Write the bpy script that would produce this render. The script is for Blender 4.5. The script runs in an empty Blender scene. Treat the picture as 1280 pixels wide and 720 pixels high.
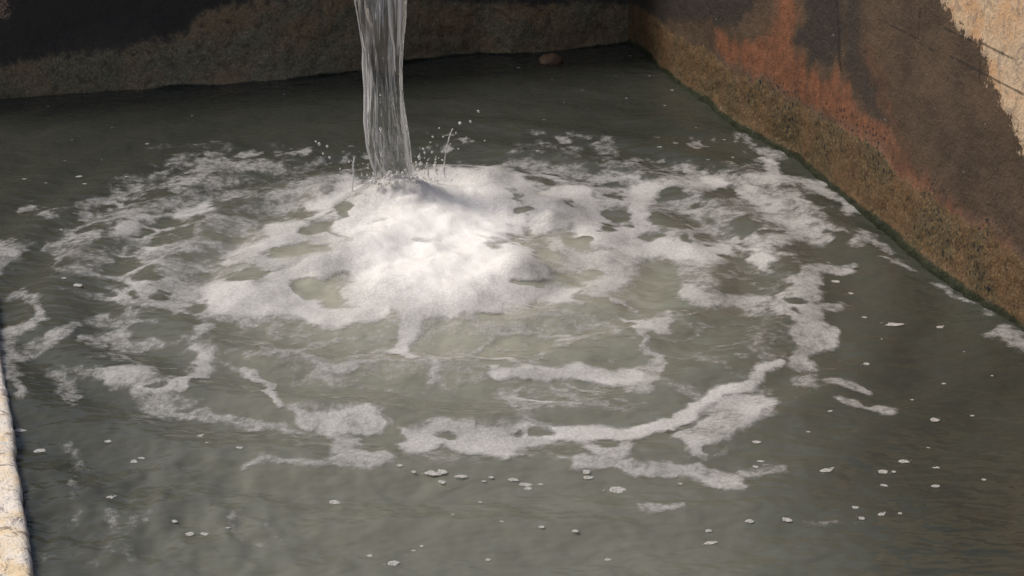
import bpy, bmesh, math, random
import numpy as np
from mathutils import Vector

# ------------------------------------------------------------------ camera
H = 2.0; FPX = 2372.0; PITCH = math.radians(22.5)
sc = bpy.context.scene
cam_d = bpy.data.cameras.new("camera"); cam = bpy.data.objects.new("camera", cam_d)
sc.collection.objects.link(cam); sc.camera = cam
cam.location = (0, 0, H); cam.rotation_euler = (math.radians(90) - PITCH, 0, 0)
cam_d.sensor_width = 36; cam_d.lens = 36 * FPX / 1280
cam_d.clip_start = 0.05; cam_d.clip_end = 500

# ------------------------------------------------------------------ light
SUN_EL = math.radians(50); SUN_AZ = math.radians(-78)      # azimuth from +Y, towards -X
w = bpy.data.worlds.new("World"); sc.world = w; w.use_nodes = True
nt = w.node_tree; bg = nt.nodes['Background']
sky = nt.nodes.new('ShaderNodeTexSky'); sky.sky_type = 'NISHITA'; sky.sun_disc = False
sky.sun_elevation = SUN_EL; sky.sun_rotation = SUN_AZ
sky.air_density = 1.0; sky.dust_density = 4.0; sky.ozone_density = 0.6
nt.links.new(sky.outputs[0], bg.inputs[0]); bg.inputs[1].default_value = 0.08
sl = bpy.data.lights.new("sun", 'SUN'); so = bpy.data.objects.new("sun", sl); sc.collection.objects.link(so)
sl.energy = 2.2; sl.angle = math.radians(16); sl.color = (1.0, 0.94, 0.86)
sd = Vector((math.sin(SUN_AZ) * math.cos(SUN_EL), math.cos(SUN_AZ) * math.cos(SUN_EL), math.sin(SUN_EL)))
so.rotation_euler = sd.to_track_quat('Z', 'Y').to_euler()
sc.view_settings.view_transform = 'Standard'; sc.view_settings.look = 'None'
sc.view_settings.exposure = 0.14; sc.view_settings.gamma = 1; sc.view_settings.use_curve_mapping = False
sc.cycles.use_denoising = True
sc.cycles.max_bounces = 8

# ------------------------------------------------------------------ maths helpers
FW = np.array([0, math.cos(PITCH), -math.sin(PITCH)]); UP = np.array([0, math.sin(PITCH), math.cos(PITCH)])
def to_px(P):
    P = np.asarray(P, float) - np.array([0, 0, H])
    d = np.maximum(P @ FW, 0.05)
    return np.stack([640 + FPX * P[..., 0] / d, 360 - FPX * (P @ UP) / d], -1)
def on_water(x, y, z=0.0):
    d = FW * FPX + np.array([1, 0, 0]) * (x - 640) + UP * (360 - y)
    return np.array([0, 0, H]) + d * ((z - H) / d[2])
def at_dist(x, y, Y):
    d = FW * FPX + np.array([1, 0, 0]) * (x - 640) + UP * (360 - y)
    return np.array([0, 0, H]) + d * (Y / d[1])

_rs = np.random.RandomState(7)
_T = _rs.rand(256, 256)
def vnoise(x, y, s=0):
    x = x + s * 17.31; y = y + s * 9.73
    xi = np.floor(x).astype(int); yi = np.floor(y).astype(int)
    fx = x - xi; fy = y - yi
    fx = fx * fx * fx * (fx * (fx * 6 - 15) + 10); fy = fy * fy * fy * (fy * (fy * 6 - 15) + 10)
    a = _T[xi & 255, yi & 255]; b = _T[(xi + 1) & 255, yi & 255]
    c = _T[xi & 255, (yi + 1) & 255]; d = _T[(xi + 1) & 255, (yi + 1) & 255]
    return (a * (1 - fx) + b * fx) * (1 - fy) + (c * (1 - fx) + d * fx) * fy
def fbm(x, y, s=0, o=4):
    v = 0; a = 0.5; t = 0
    for i in range(o):
        v = v + a * vnoise(x, y, s + i * 3); t += a; a *= 0.5
        x, y = x * 1.6 - y * 1.2, x * 1.2 + y * 1.6
    return v / t            # 0..1, mean .5
def worley(x, y, s=0):
    x = x + s * 13.7; y = y + s * 7.9
    xi = np.floor(x).astype(int); yi = np.floor(y).astype(int)
    f1 = np.full(x.shape, 9.); f2 = np.full(x.shape, 9.)
    for i in (-1, 0, 1):
        for j in (-1, 0, 1):
            a, b = xi + i, yi + j
            d = np.hypot(a + _T[a & 255, b & 255] - x, b + _T[(a + 91) & 255, (b + 37) & 255] - y)
            f2 = np.minimum(f2, np.maximum(f1, d)); f1 = np.minimum(f1, d)
    return f1, f2
def sstep(a, b, x):
    t = np.clip((x - a) / (b - a), 0, 1); return t * t * (3 - 2 * t)
def seg_dist(px, py, ax, ay, bx, by):
    dx, dy = bx - ax, by - ay; L = dx * dx + dy * dy + 1e-9
    t = np.clip(((px - ax) * dx + (py - ay) * dy) / L, 0, 1)
    return np.hypot(px - ax - t * dx, py - ay - t * dy), t
def poly_sd(px, py, pts):
    n = len(pts); d = np.full(px.shape, 1e9); ins = np.zeros(px.shape, bool)
    for i in range(n):
        ax, ay = pts[i]; bx, by = pts[(i + 1) % n]
        dd, _ = seg_dist(px, py, ax, ay, bx, by); d = np.minimum(d, dd)
        c = ((ay > py) != (by > py)) & (px < (bx - ax) * (py - ay) / ((by - ay) if by != ay else 1e-9) + ax)
        ins ^= c
    return np.where(ins, -d, d)

# ------------------------------------------------------------------ object helpers
def mesh_obj(name, verts, faces, mat=None, parent=None, smooth=True):
    me = bpy.data.meshes.new(name); me.from_pydata([tuple(v) for v in verts], [], [tuple(f) for f in faces])
    me.validate(); me.update()
    if smooth: me.polygons.foreach_set('use_smooth', [True] * len(me.polygons))
    o = bpy.data.objects.new(name, me); sc.collection.objects.link(o)
    if mat: me.materials.append(mat)
    if parent: o.parent = parent
    return o
def grid_mesh(name, V, mat, face_mask=None):
    """V: (n,m,3) array -> grid mesh, optionally only some cells"""
    n, m = V.shape[:2]
    idx = np.arange(n * m).reshape(n, m)
    q = np.stack([idx[:-1, :-1], idx[1:, :-1], idx[1:, 1:], idx[:-1, 1:]], -1).reshape(-1, 4)
    if face_mask is not None: q = q[face_mask.reshape(-1)]
    used = np.unique(q); remap = np.full(n * m, -1); remap[used] = np.arange(len(used)); q = remap[q]
    P = V.reshape(-1, 3)[used]
    me = bpy.data.meshes.new(name)
    me.vertices.add(len(P)); me.vertices.foreach_set('co', P.astype(np.float32).ravel())
    me.loops.add(len(q) * 4); me.loops.foreach_set('vertex_index', q.astype(np.int32).ravel())
    me.polygons.add(len(q)); me.polygons.foreach_set('loop_start', np.arange(0, len(q) * 4, 4, dtype=np.int32))
    me.polygons.foreach_set('loop_total', np.full(len(q), 4, dtype=np.int32))
    me.polygons.foreach_set('use_smooth', np.ones(len(q), bool))
    me.update(calc_edges=True); me.materials.append(mat)
    o = bpy.data.objects.new(name, me); sc.collection.objects.link(o)
    return o, used
def set_attr(o, name, vals):
    a = o.data.attributes.new(name, 'FLOAT', 'POINT'); a.data.foreach_set('value', np.asarray(vals, np.float32).ravel())
def tag(o, label=None, cat=None, group=None, kind=None):
    if label: o['label'] = label
    if cat: o['category'] = cat
    if group: o['group'] = group
    if kind: o['kind'] = kind
    return o

class NT:
    """small node-tree builder"""
    def __init__(s, name):
        s.m = bpy.data.materials.new(name); s.m.use_nodes = True; s.t = s.m.node_tree
        s.t.nodes.clear(); s.out = s.t.nodes.new('ShaderNodeOutputMaterial')
    def n(s, typ, **kw):
        nd = s.t.nodes.new(typ)
        for k, v in kw.items():
            if hasattr(nd, k): setattr(nd, k, v)
        return nd
    def l(s, a, b): s.t.links.new(a, b)
    def setin(s, sock, v):
        if isinstance(v, bpy.types.NodeSocket): s.l(v, sock)
        elif v is not None: sock.default_value = v
    def obj(s): return s.n('ShaderNodeTexCoord').outputs['Object']
    def attr(s, name): return s.n('ShaderNodeAttribute', attribute_name=name).outputs['Fac']
    def scale(s, vec, sc_):
        m = s.n('ShaderNodeMapping'); s.l(vec, m.inputs[0]); m.inputs['Scale'].default_value = sc_; return m.outputs[0]
    def noise(s, vec, scale, detail=4, rough=0.55, dist=0.0):
        nd = s.n('ShaderNodeTexNoise'); s.l(vec, nd.inputs['Vector'])
        nd.inputs['Scale'].default_value = scale; nd.inputs['Detail'].default_value = detail
        nd.inputs['Roughness'].default_value = rough; nd.inputs['Distortion'].default_value = dist
        return nd.outputs['Fac']
    def voro(s, vec, scale, feat='F1', out='Distance'):
        nd = s.n('ShaderNodeTexVoronoi', feature=feat); s.l(vec, nd.inputs['Vector']); nd.inputs['Scale'].default_value = scale
        return nd.outputs[out]
    def math(s, op, a, b=None, c=None, clamp=False):
        nd = s.n('ShaderNodeMath', operation=op, use_clamp=clamp)
        s.setin(nd.inputs[0], a); s.setin(nd.inputs[1], b)
        if c is not None: s.setin(nd.inputs[2], c)
        return nd.outputs[0]
    def ramp(s, v, lo, hi, a=0.0, b=1.0):
        nd = s.n('ShaderNodeMapRange', interpolation_type='SMOOTHSTEP'); s.setin(nd.inputs[0], v)
        nd.inputs[1].default_value = lo; nd.inputs[2].default_value = hi; nd.inputs[3].default_value = a; nd.inputs[4].default_value = b
        return nd.outputs[0]
    def mix(s, f, a, b):
        nd = s.n('ShaderNodeMix', data_type='RGBA'); s.setin(nd.inputs[0], f)
        for i, v in ((6, a), (7, b)):
            s.setin(nd.inputs[i], v if isinstance(v, bpy.types.NodeSocket) else (*v, 1))
        return nd.outputs[2]
    def bump(s, h, dist, strength=1.0, normal=None):
        nd = s.n('ShaderNodeBump'); nd.inputs['Strength'].default_value = strength; nd.inputs['Distance'].default_value = dist
        s.setin(nd.inputs['Height'], h)
        if normal: s.l(normal, nd.inputs['Normal'])
        return nd.outputs[0]
    def bsdf(s, col, rough=0.8, bump=None, **kw):
        b = s.n('ShaderNodeBsdfPrincipled')
        s.setin(b.inputs['Base Color'], col if isinstance(col, bpy.types.NodeSocket) else (*col, 1))
        s.setin(b.inputs['Roughness'], rough)
        if bump: s.l(bump, b.inputs['Normal'])
        for k, v in kw.items(): s.setin(b.inputs[k.replace('_', ' ')], v)
        return b.outputs[0]
    def surf(s, sh): s.l(sh, s.out.inputs['Surface']); return s.m

# ------------------------------------------------------------------ materials
def mat_water():
    t = NT('murky_water'); P = t.obj()
    a = t.attr('aeration_skylight'); silt = t.noise(P, 1.7, 4, 0.6)
    col = t.mix(t.ramp(silt, .3, .7), (0.041, 0.044, 0.035), (0.051, 0.054, 0.042))
    cl = t.noise(P, 7.0, 5, 0.65, 0.6)
    col = t.mix(t.math('MULTIPLY', a, t.ramp(cl, .2, .8, .85, 1.05), clamp=True), col, (0.395, 0.39, 0.31))
    b1 = t.noise(t.scale(P, (1, 1.7, 1)), 9, 2, .45, 0)
    b2 = t.noise(t.scale(P, (1, 1.6, 1)), 38, 2, .45, 0)
    nb = t.bump(b1, 0.020, .8); nb = t.bump(b2, 0.003, .35, nb)
    return t.surf(t.bsdf(col, t.ramp(a, 0, 1, .045, .3), nb, IOR=1.33))

def mat_foam():
    t = NT('foam'); P = t.obj()
    c = t.attr('cover'); th = t.attr('thick')
    n1 = t.noise(P, 26, 6, 0.7, .5); n2 = t.noise(P, 110, 4, .6)
    v = t.voro(P, 120)                                     # bubbles
    v2 = t.voro(P, 48)
    # lacy coverage : cover attribute eaten by noise and bubble pits
    n0 = t.noise(P, 12, 4, .6, .8)
    e = t.math('ADD', t.math('MULTIPLY', t.math('SUBTRACT', n1, .5), .75), t.math('MULTIPLY', t.math('SUBTRACT', n2, .5), .5))
    e = t.math('ADD', e, t.math('MULTIPLY', t.math('SUBTRACT', n0, .5), .9))
    e = t.math('ADD', e, t.math('MULTIPLY', t.math('SUBTRACT', .42, v2), .32))
    k = t.math('SUBTRACT', 1.0, t.math('MULTIPLY', th, .75))
    s = t.math('ADD', c, t.math('MULTIPLY', e, k))
    alpha = t.ramp(s, .12, .88, 0, .97)
    fine = t.ramp(v, .0, .75, 1.0, .72)
    alpha = t.math('MULTIPLY', alpha, t.math('ADD', t.math('MULTIPLY', fine, .74), t.math('MULTIPLY', th, .5)), clamp=True)
    col = t.mix(th, (0.60, 0.585, 0.565), (0.90, 0.87, 0.83))
    h = t.math('ADD', t.math('MULTIPLY', v, -.6), n1)
    nb = t.bump(h, 0.004, .35)
    sh = t.bsdf(col, t.ramp(th, 0, 1, .45, .65), nb, IOR=1.2, Subsurface_Weight=.7, Subsurface_Radius=(1, .95, .85), Subsurface_Scale=.03)
    tr = t.n('ShaderNodeBsdfTransparent').outputs[0]
    mx = t.n('ShaderNodeMixShader'); t.l(alpha, mx.inputs[0]); t.l(tr, mx.inputs[1]); t.l(sh, mx.inputs[2])
    return t.surf(mx.outputs[0])

def mat_wall(name, base, pale, dark, rust, crust_a, crust_b, crust_c, algae, pits=0.0):
    t = NT(name); P = t.obj()
    n1 = t.noise(P, 5, 6, .65); n2 = t.noise(P, 32, 6, .7, .4); n3 = t.noise(P, 120, 4, .65)
    # run-down streaks: noise stretched along z
    st = t.noise(t.scale(P, (20, 20, 2.6)), 1.0, 7, .68)
    col = t.mix(t.ramp(n1, .35, .65), base, tuple(x * 1.7 for x in base))
    col = t.mix(t.math('MULTIPLY', t.ramp(n2, .5, .75), .5), col, tuple(x * 0.5 for x in base))
    def mask(a, amt=.9, src=None, lo=.35, hi=.65):
        f = t.math('ADD', t.attr(a), t.math('MULTIPLY', t.math('SUBTRACT', src or n2, .5), amt))
        return t.ramp(f, lo, hi)
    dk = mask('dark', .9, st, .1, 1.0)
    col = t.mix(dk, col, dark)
    ru = mask('rust', 1.3, st, .1, 1.05)
    rc = t.mix(t.ramp(n2, .35, .7), rust, tuple(x * .55 for x in rust))
    col = t.mix(t.math('MULTIPLY', ru, t.ramp(n3, .25, .6, .45, 1)), col, rc)
    cr = mask('crust', .8, n2)
    cc = t.mix(t.ramp(n1, .4, .6), crust_a, crust_b); cc = t.mix(t.ramp(n3, .5, .68), cc, crust_c)
    cc = t.mix(t.ramp(n3, .46, .34, 0, .5), cc, tuple(x * .3 for x in crust_a)); cc = t.mix(t.ramp(n2, .52, .3, 0, .75), cc, tuple(x * .3 for x in crust_a))
    col = t.mix(cr, col, cc)
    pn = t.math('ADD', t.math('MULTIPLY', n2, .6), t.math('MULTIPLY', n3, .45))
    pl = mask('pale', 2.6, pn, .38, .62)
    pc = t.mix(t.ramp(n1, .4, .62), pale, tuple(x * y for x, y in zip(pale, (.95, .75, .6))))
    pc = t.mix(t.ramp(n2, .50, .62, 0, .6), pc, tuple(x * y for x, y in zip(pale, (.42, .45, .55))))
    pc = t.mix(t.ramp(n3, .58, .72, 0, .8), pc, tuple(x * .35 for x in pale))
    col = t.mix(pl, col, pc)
    al = mask('algae', .8, n2, .3, .7)
    ac = t.mix(t.ramp(n3, .5, .7), algae, tuple(x * 3 for x in algae))
    col = t.mix(al, col, ac)
    cke = t.attr('crack')
    col = t.mix(t.ramp(t.math('ADD', cke, t.math('MULTIPLY', t.math('SUBTRACT', n2, .5), 1.2)), .4, .8, 0, .7), col, (.018, .014, .010))
    if pits:
        v = t.voro(P, 62); v2 = t.voro(t.scale(P, (1, 1, .7)), 34)
        pz = t.math('MULTIPLY', t.math('MAXIMUM', t.ramp(v, .34, .2), t.ramp(v2, .24, .14)), t.math('MULTIPLY', t.ramp(t.attr('pits'), .1, .8), t.ramp(n1, .42, .56)))
        col = t.mix(t.math('MULTIPLY', pz, pits), col, (.012, .012, .012))
    # scattered pale specks (splashes, grit)
    vs = t.voro(P, 11); col = t.mix(t.ramp(vs, .045, .03, 0, .8), col, (.30, .28, .25))
    h = t.math('ADD', t.math('MULTIPLY', n2, 1.0), t.math('MULTIPLY', n3, .35))
    nb = t.bump(h, 0.014, .7)
    rough = t.mix(pl, (.62,) * 3, (.9,) * 3)
    return t.surf(t.bsdf(col, rough, nb, IOR=1.4))

def mat_ledge():
    t = NT('weathered_ledge'); P = t.obj()
    n1 = t.noise(P, 9, 6, .65, .3); n2 = t.noise(P, 26, 6, .7, .8); n3 = t.noise(P, 130, 3)
    col = t.mix(t.ramp(n1, .46, .66), (.92, .84, .74), (.90, .70, .44))
    col = t.mix(t.ramp(n2, .52, .64, 0, .85), col, (.22, .17, .15))
    col = t.mix(t.ramp(t.voro(P, 17), .17, .12), col, (.78, .74, .70))
    col = t.mix(t.ramp(n3, .6, .72, 0, .7), col, (.12, .10, .09))
    col = t.mix(t.attr('wet'), col, (.035, .035, .024))
    return t.surf(t.bsdf(col, .85, t.bump(t.math('ADD', n2, t.math('MULTIPLY', n1, .6)), .012, .8)))

def mat_stream():
    t = NT('falling_water'); P = t.obj()
    s1 = t.noise(t.scale(P, (34, 34, 2.0)), 1.0, 5, .6, 1.1)
    s2 = t.noise(t.scale(P, (110, 110, 5)), 1.0, 4, .6, .8)
    glass = t.bsdf((.95, .95, .94), .04, t.bump(s1, .004, .6), IOR=1.33, Transmission_Weight=1.0)
    white = t.bsdf((.82, .81, .80), .35, t.bump(s1, .004, .6), IOR=1.33)
    f = t.math('ADD', t.ramp(s1, .50, .66, .04, .7), t.ramp(s2, .55, .70, 0, .5))
    f = t.math('MULTIPLY', f, 1.0, clamp=True)
    mx = t.n('ShaderNodeMixShader'); t.l(f, mx.inputs[0]); t.l(glass, mx.inputs[1]); t.l(white, mx.inputs[2])
    return t.surf(mx.outputs[0])

def mat_drop():
    t = NT('water_droplet')
    a = t.bsdf((.9, .9, .9), .05, IOR=1.33, Transmission_Weight=1.0); b = t.bsdf((.85, .83, .80), .3)
    mx = t.n('ShaderNodeMixShader'); mx.inputs[0].default_value = .6; t.l(a, mx.inputs[1]); t.l(b, mx.inputs[2])
    return t.surf(mx.outputs[0])
def mat_clump():
    t = NT('bubbly_foam'); P = t.obj()
    a = t.bsdf((.72, .70, .66), .4, t.bump(t.voro(P, 160), .002, .4), IOR=1.3)
    tr = t.n('ShaderNodeBsdfTransparent').outputs[0]
    f = t.ramp(t.noise(P, 90, 5, .7), .30, .60, .2, .7)
    mx = t.n('ShaderNodeMixShader'); t.l(f, mx.inputs[0]); t.l(tr, mx.inputs[1]); t.l(a, mx.inputs[2])
    return t.surf(mx.outputs[0])
def mat_stone():
    t = NT('ochre_stone'); P = t.obj(); n = t.noise(P, 30, 5, .65)
    col = t.mix(t.ramp(n, .35, .65), (.20, .12, .065), (.11, .06, .035))
    return t.surf(t.bsdf(col, .5, t.bump(n, .006, .6)))
def mat_ground():
    t = NT('packed_earth'); P = t.obj(); n = t.noise(P, 1.3, 8, .65); n2 = t.noise(P, 22, 5, .65)
    col = t.mix(t.ramp(n, .35, .65), (.16, .12, .08), (.09, .085, .045)); col = t.mix(t.ramp(n2, .55, .75), col, (.26, .22, .16))
    return t.surf(t.bsdf(col, .95, t.bump(n2, .02, .6)))

# ------------------------------------------------------------------ tank geometry
ANG = math.radians(17.2)
E1 = np.array([math.cos(ANG), math.sin(ANG), 0.0])          # along the back wall, to the right
E2 = np.array([math.sin(ANG), -math.cos(ANG), 0.0])         # along the side walls, towards the camera
CORN = np.array([0.465, 7.395, 0.0])                        # right-back corner at the waterline
LH = .03
LW = on_water(43, 720, LH)                                 # inner edge of the low left ledge
WID = -float((LW - CORN) @ E1)                              # tank width
LEN = 5.6
GZ = 1.05                                                   # ground level outside the back/right walls
# water line wobble so walls follow the photo
R_WL = [(785, 52), (805, 62), (841, 98), (902, 142), (930, 165), (1000, 200), (1050, 240), (1110, 287), (1160, 330), (1220, 373), (1280, 412)]
B_WL = [(0, 123), (60, 119), (150, 113), (250, 107), (330, 102), (380, 97), (440, 88), (500, 79), (560, 70), (600, 66), (640, 69), (700, 62), (785, 53)]
def wl_profile(pts, along, normal, origin):
    s, d = [], []
    for q in pts:
        p = on_water(*q) - origin; s.append(float(p @ along)); d.append(float(p @ normal))
    s, d = np.array(s), np.array(d); o = np.argsort(s); return s[o], d[o]

def build_wall(name, along, inward, origin, s0, s1, zt, thick, wl, mat, painter, ds=0.0085):
    """dense front face from below the water to the top, then a top and a back"""
    ss = np.arange(s0, s1 + ds, ds)
    zf = np.arange(-0.35, zt + 1e-6, ds)
    off = np.concatenate([np.zeros(len(zf)), np.linspace(.02, thick, 24), np.full(6, thick)])
    zz = np.concatenate([zf, np.full(24, zt), np.linspace(zt - .05, -0.35, 6)])
    # small bevel at the arris
    k = len(zf) - 1; zz[k] = zt - .012; off[k - 1] = 0.0; off[k] = 0.004
    S, Z = np.meshgrid(ss, zz, indexing='ij'); O = np.broadcast_to(off, S.shape).copy()
    ps, pd = wl_profile(wl, along, inward, origin)
    wob = np.interp(ss, ps, pd)[:, None]
    front = (O < .01)
    base = origin[None, None] + along * S[..., None] + np.array([0, 0, 1.0]) * Z[..., None]
    A = painter(base, S, Z)
    low = np.exp(-np.clip(Z, 0, 9) / .22)
    bulge = wob * low
    rough = A['crust'] * (.014 * (fbm(S * 9, Z * 9, 3) - .4) + .008 * (fbm(S * 34, Z * 34, 5, 3) - .5) + .006)
    rough += A['algae'] * .012 * fbm(S * 25, Z * 25, 8, 3)
    rough += .010 * (fbm(S * 3, Z * 3, 11) - .5) + .003 * (fbm(S * 30, Z * 30, 13, 3) - .5)
    disp = np.where(front, bulge + rough, -O)
    topr = np.where(~front & (O < thick), .008 * (fbm(S * 8, O * 8, 4) - .5), 0)
    V = base + inward * disp[..., None]; V[..., 2] += topr
    o, used = grid_mesh(name, V, mat)
    for kx, vx in A.items(): set_attr(o, kx, vx.reshape(-1)[used])
    return o

def painter_for(polys, cracks=(), extra=None, wa=1.0):
    def f(base, S, Z):
        px = to_px(base); X, Y = px[..., 0], px[..., 1]
        nx = (fbm(S * 7, Z * 7, 21) - .5) * 34 + (fbm(S * 30, Z * 30, 22, 3) - .5) * 12
        ny = (fbm(S * 7, Z * 7, 31) - .5) * 24 + (fbm(S * 30, Z * 30, 32, 3) - .5) * 12
        nx = nx * wa; ny = ny * wa
        A = {k: np.zeros(S.shape) for k in ('pale', 'dark', 'rust', 'crust', 'algae', 'crack', 'pits')}
        for ch, inten, soft, pts in polys:
            m = sstep(soft, -soft, poly_sd(X + nx, Y + ny, pts)) * inten
            A[ch] = np.maximum(A[ch], m)
        for wd, pts in cracks:
            for (ax, ay), (bx, by) in zip(pts[:-1], pts[1:]):
                d, _ = seg_dist(X + (nx) * .22, Y + (ny) * .22, ax, ay, bx, by)
                A['crack'] = np.maximum(A['crack'], sstep(wd + 1.2, wd * .3, d))
        if extra: extra(A, S, Z, X, Y)
        return A
    return f

def ex_right(A, S, Z, X, Y):
    A['algae'] = np.maximum(A['algae'], sstep(.045, .0, Z + .03 * (fbm(S * 8, Z * 8, 41) - .5)))
    A['crust'] = np.maximum(A['crust'], sstep(.20, .12, Z + .06 * (fbm(S * 4, Z * 6, 43) - .5)))
right_polys = [
    ('crust', 1, 10, [(700, 20), (800, 35), (895, 70), (960, 108), (1040, 155), (1100, 190), (1160, 240), (1230, 285), (1300, 330), (1600, 560), (1600, 900), (600, 400)]),
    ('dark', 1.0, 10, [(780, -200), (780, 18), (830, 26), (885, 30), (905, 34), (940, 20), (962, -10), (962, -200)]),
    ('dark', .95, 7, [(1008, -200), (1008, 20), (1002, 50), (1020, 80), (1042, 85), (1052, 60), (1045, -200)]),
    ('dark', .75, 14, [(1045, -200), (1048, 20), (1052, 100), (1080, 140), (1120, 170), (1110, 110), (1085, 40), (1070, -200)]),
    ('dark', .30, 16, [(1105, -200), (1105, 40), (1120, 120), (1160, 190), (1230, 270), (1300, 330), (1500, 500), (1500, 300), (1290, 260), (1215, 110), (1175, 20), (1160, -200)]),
    ('rust', .85, 12, [(890, 30), (935, 48), (962, 44), (972, -60), (1003, -60), (1000, 55), (1012, 82), (1038, 102), (1050, 78), (1057, 112), (1078, 138), (1102, 152), (1118, 178), (1140, 205), (1100, 180), (1060, 160), (1000, 128), (955, 98), (900, 66)]),
    ('rust', .62, 16, [(1100, 150), (1125, 180), (1160, 215), (1210, 262), (1290, 320), (1400, 420), (1380, 450), (1250, 330), (1170, 265), (1090, 205), (1010, 150)]),
    ('rust', .45, 8, [(1075, 40), (1090, 45), (1108, 90), (1118, 140), (1140, 180), (1125, 180), (1100, 140), (1085, 90)]),
    ('pits', 1, 22, [(900, 90), (1020, 110), (1100, 160), (1180, 230), (1300, 320), (1500, 480), (1500, 600), (1250, 370), (1090, 250), (960, 150)]),
    ('pale', 1, 16, [(1180, -300), (1182, 5), (1198, 28), (1220, 56), (1228, 85), (1244, 112), (1264, 145), (1278, 180), (1292, 215), (1308, 250), (1330, 330), (1600, 500), (1600, -300)]),  # lighter upper right area with a ragged edge
]
right_cracks = [(1.4, [(1100, 22), (1135, 42), (1160, 58), (1200, 76), (1235, 95), (1262, 110), (1300, 128)]),
                (1.1, [(1176, 30), (1205, 48), (1240, 60), (1290, 82)]), (.9, [(1223, 50), (1225, 105)]),
                (.8, [(1150, 10), (1146, 50)]), (1.2, [(1045, 0), (1047, 60), (1050, 90)])]
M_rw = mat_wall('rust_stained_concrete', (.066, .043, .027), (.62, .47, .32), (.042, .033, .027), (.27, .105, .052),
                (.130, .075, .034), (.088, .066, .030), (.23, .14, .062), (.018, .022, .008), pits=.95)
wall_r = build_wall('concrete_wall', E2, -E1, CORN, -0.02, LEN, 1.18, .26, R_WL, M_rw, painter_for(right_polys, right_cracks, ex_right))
tag(wall_r, 'right tank wall of rusty orange stained concrete with cracks and a pale patch', 'concrete wall')

def ex_back(A, S, Z, X, Y):
    A['algae'] = np.maximum(A['algae'], sstep(.022, -.01, Z + .03 * (fbm(S * 6, Z * 8, 51) - .5)) * sstep(-2.1, -1.75, S) )
back_polys = [
    ('dark', .88, 34, [(-600, -300), (-600, 90), (0, 84), (70, 68), (130, 50), (200, 46), (250, 22), (330, 0), (420, -10), (500, -6), (560, 4), (650, 6), (720, 2), (790, 8), (790, -300)]),
    ('crust', 1, 34, [(-600, 82), (0, 78), (70, 66), (150, 58), (215, 42), (260, 14), (330, -4), (420, -10), (500, 0), (560, 4), (650, 6), (720, 0), (790, 8), (900, 60), (900, 200), (-600, 260)]),
    ('rust', .38, 8, [(95, 50), (150, 50), (150, 62), (100, 64)]),
    ('pale', .50, 12, [(-300, -300), (14, -300), (20, 12), (12, 24), (-20, 26), (-300, 30)]),
    ('rust', .3, 10, [(240, 20), (440, 12), (440, 40), (250, 50)]),
]
M_bw = mat_wall('mossy_dark_concrete', (.060, .050, .040), (.36, .26, .19), (.052, .045, .039), (.16, .075, .045),
                (.29, .195, .105), (.20, .18, .11), (.42, .31, .18), (.014, .018, .008))
wall_b = build_wall('concrete_wall', -E1, E2, CORN, 0.0, WID + .45, 1.05, .26, [(x, y) for x, y in B_WL], M_bw,
                    painter_for(back_polys, (), lambda A, S, Z, X, Y: ex_back(A, -S, Z, X, Y), .45))
tag(wall_b, 'dark back tank wall crusted with brown and olive growth behind the falling water', 'concrete wall')

# low ledge on the left (top surface just above the water)
def build_ledge():
    prof = [(0, -.35), (0, -.05), (0, -.03), (0, -.01), (0, .005), (.001, .018), (.006, .027), (.018, LH)] + [(x, LH) for x in np.arange(.03, .34, .012)] + [(.345, .026), (.35, .015), (.35, -.05), (.35, -.35)]
    ss = np.arange(0.0, LEN + .4, .012)
    V = np.zeros((len(ss), len(prof), 3)); wet = np.zeros((len(ss), len(prof)))
    o0 = CORN - E1 * WID
    for j, (o_, z) in enumerate(prof):
        n = (fbm(ss * 9, np.full(len(ss), j * .11), 61) - .5) * .016 + (fbm(ss * 40, np.full(len(ss), j * .5), 63, 3) - .5) * .006
        p = o0 + E2 * ss[:, None] - E1 * o_ + np.array([0, 0, z])
        if j < 8: p = p + E1 * (n * 1.0)[:, None]
        else: p[:, 2] += n * .5
        V[:, j] = p; wet[:, j] = 1 - sstep(-.002, .014, z + n * .8) if j < 8 else 0
    o, used = grid_mesh('concrete_ledge', V[:, ::-1], mat_ledge())
    set_attr(o, 'wet', wet[:, ::-1].reshape(-1)[used])
    tag(o, 'pale sunlit concrete ledge with dark speckles along the left edge of the tank', 'ledge')
build_ledge()

# ------------------------------------------------------------------ the water surface
IMP = on_water(495, 258); IMPX, IMPY = IMP[0], IMP[1]
BC = on_water(545, 330)
def mound(x, y):
    d1 = np.hypot(x - IMPX, (y - IMPY))
    r = .040 * np.exp(-(d1 / .21) ** 2)
    fq = on_water(492, 262); dc = np.hypot((x - fq[0]) / 1.15, (y - fq[1])); cg = np.exp(-(dc / .10) ** 2)
    r = r + cg * (.052 + .040 * (fbm(x * 30, y * 30, 221, 3) - .5))
    d2 = np.hypot((x - BC[0]) / 1.25, y - BC[1]); r = r + .022 * np.exp(-(d2 / .30) ** 2)
    for px, py, rr, hh in [(402, 250, .06, .045), (607, 232, .07, .045), (455, 318, .08, .02), (640, 250, .10, .03), (385, 330, .1, .028), (705, 262, .1, .030),
                           (686, 285, .04, .02), (655, 350, .09, .03), (500, 385, .14, .022), (310, 372, .12, .018), (760, 310, .12, .02), (440, 350, .06, -.03), (590, 385, .1, .02)]:
        q = on_water(px, py); r = r + hh * np.exp(-((x - q[0]) ** 2 + ((y - q[1]) * .8) ** 2) / rr ** 2)
    return r
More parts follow.
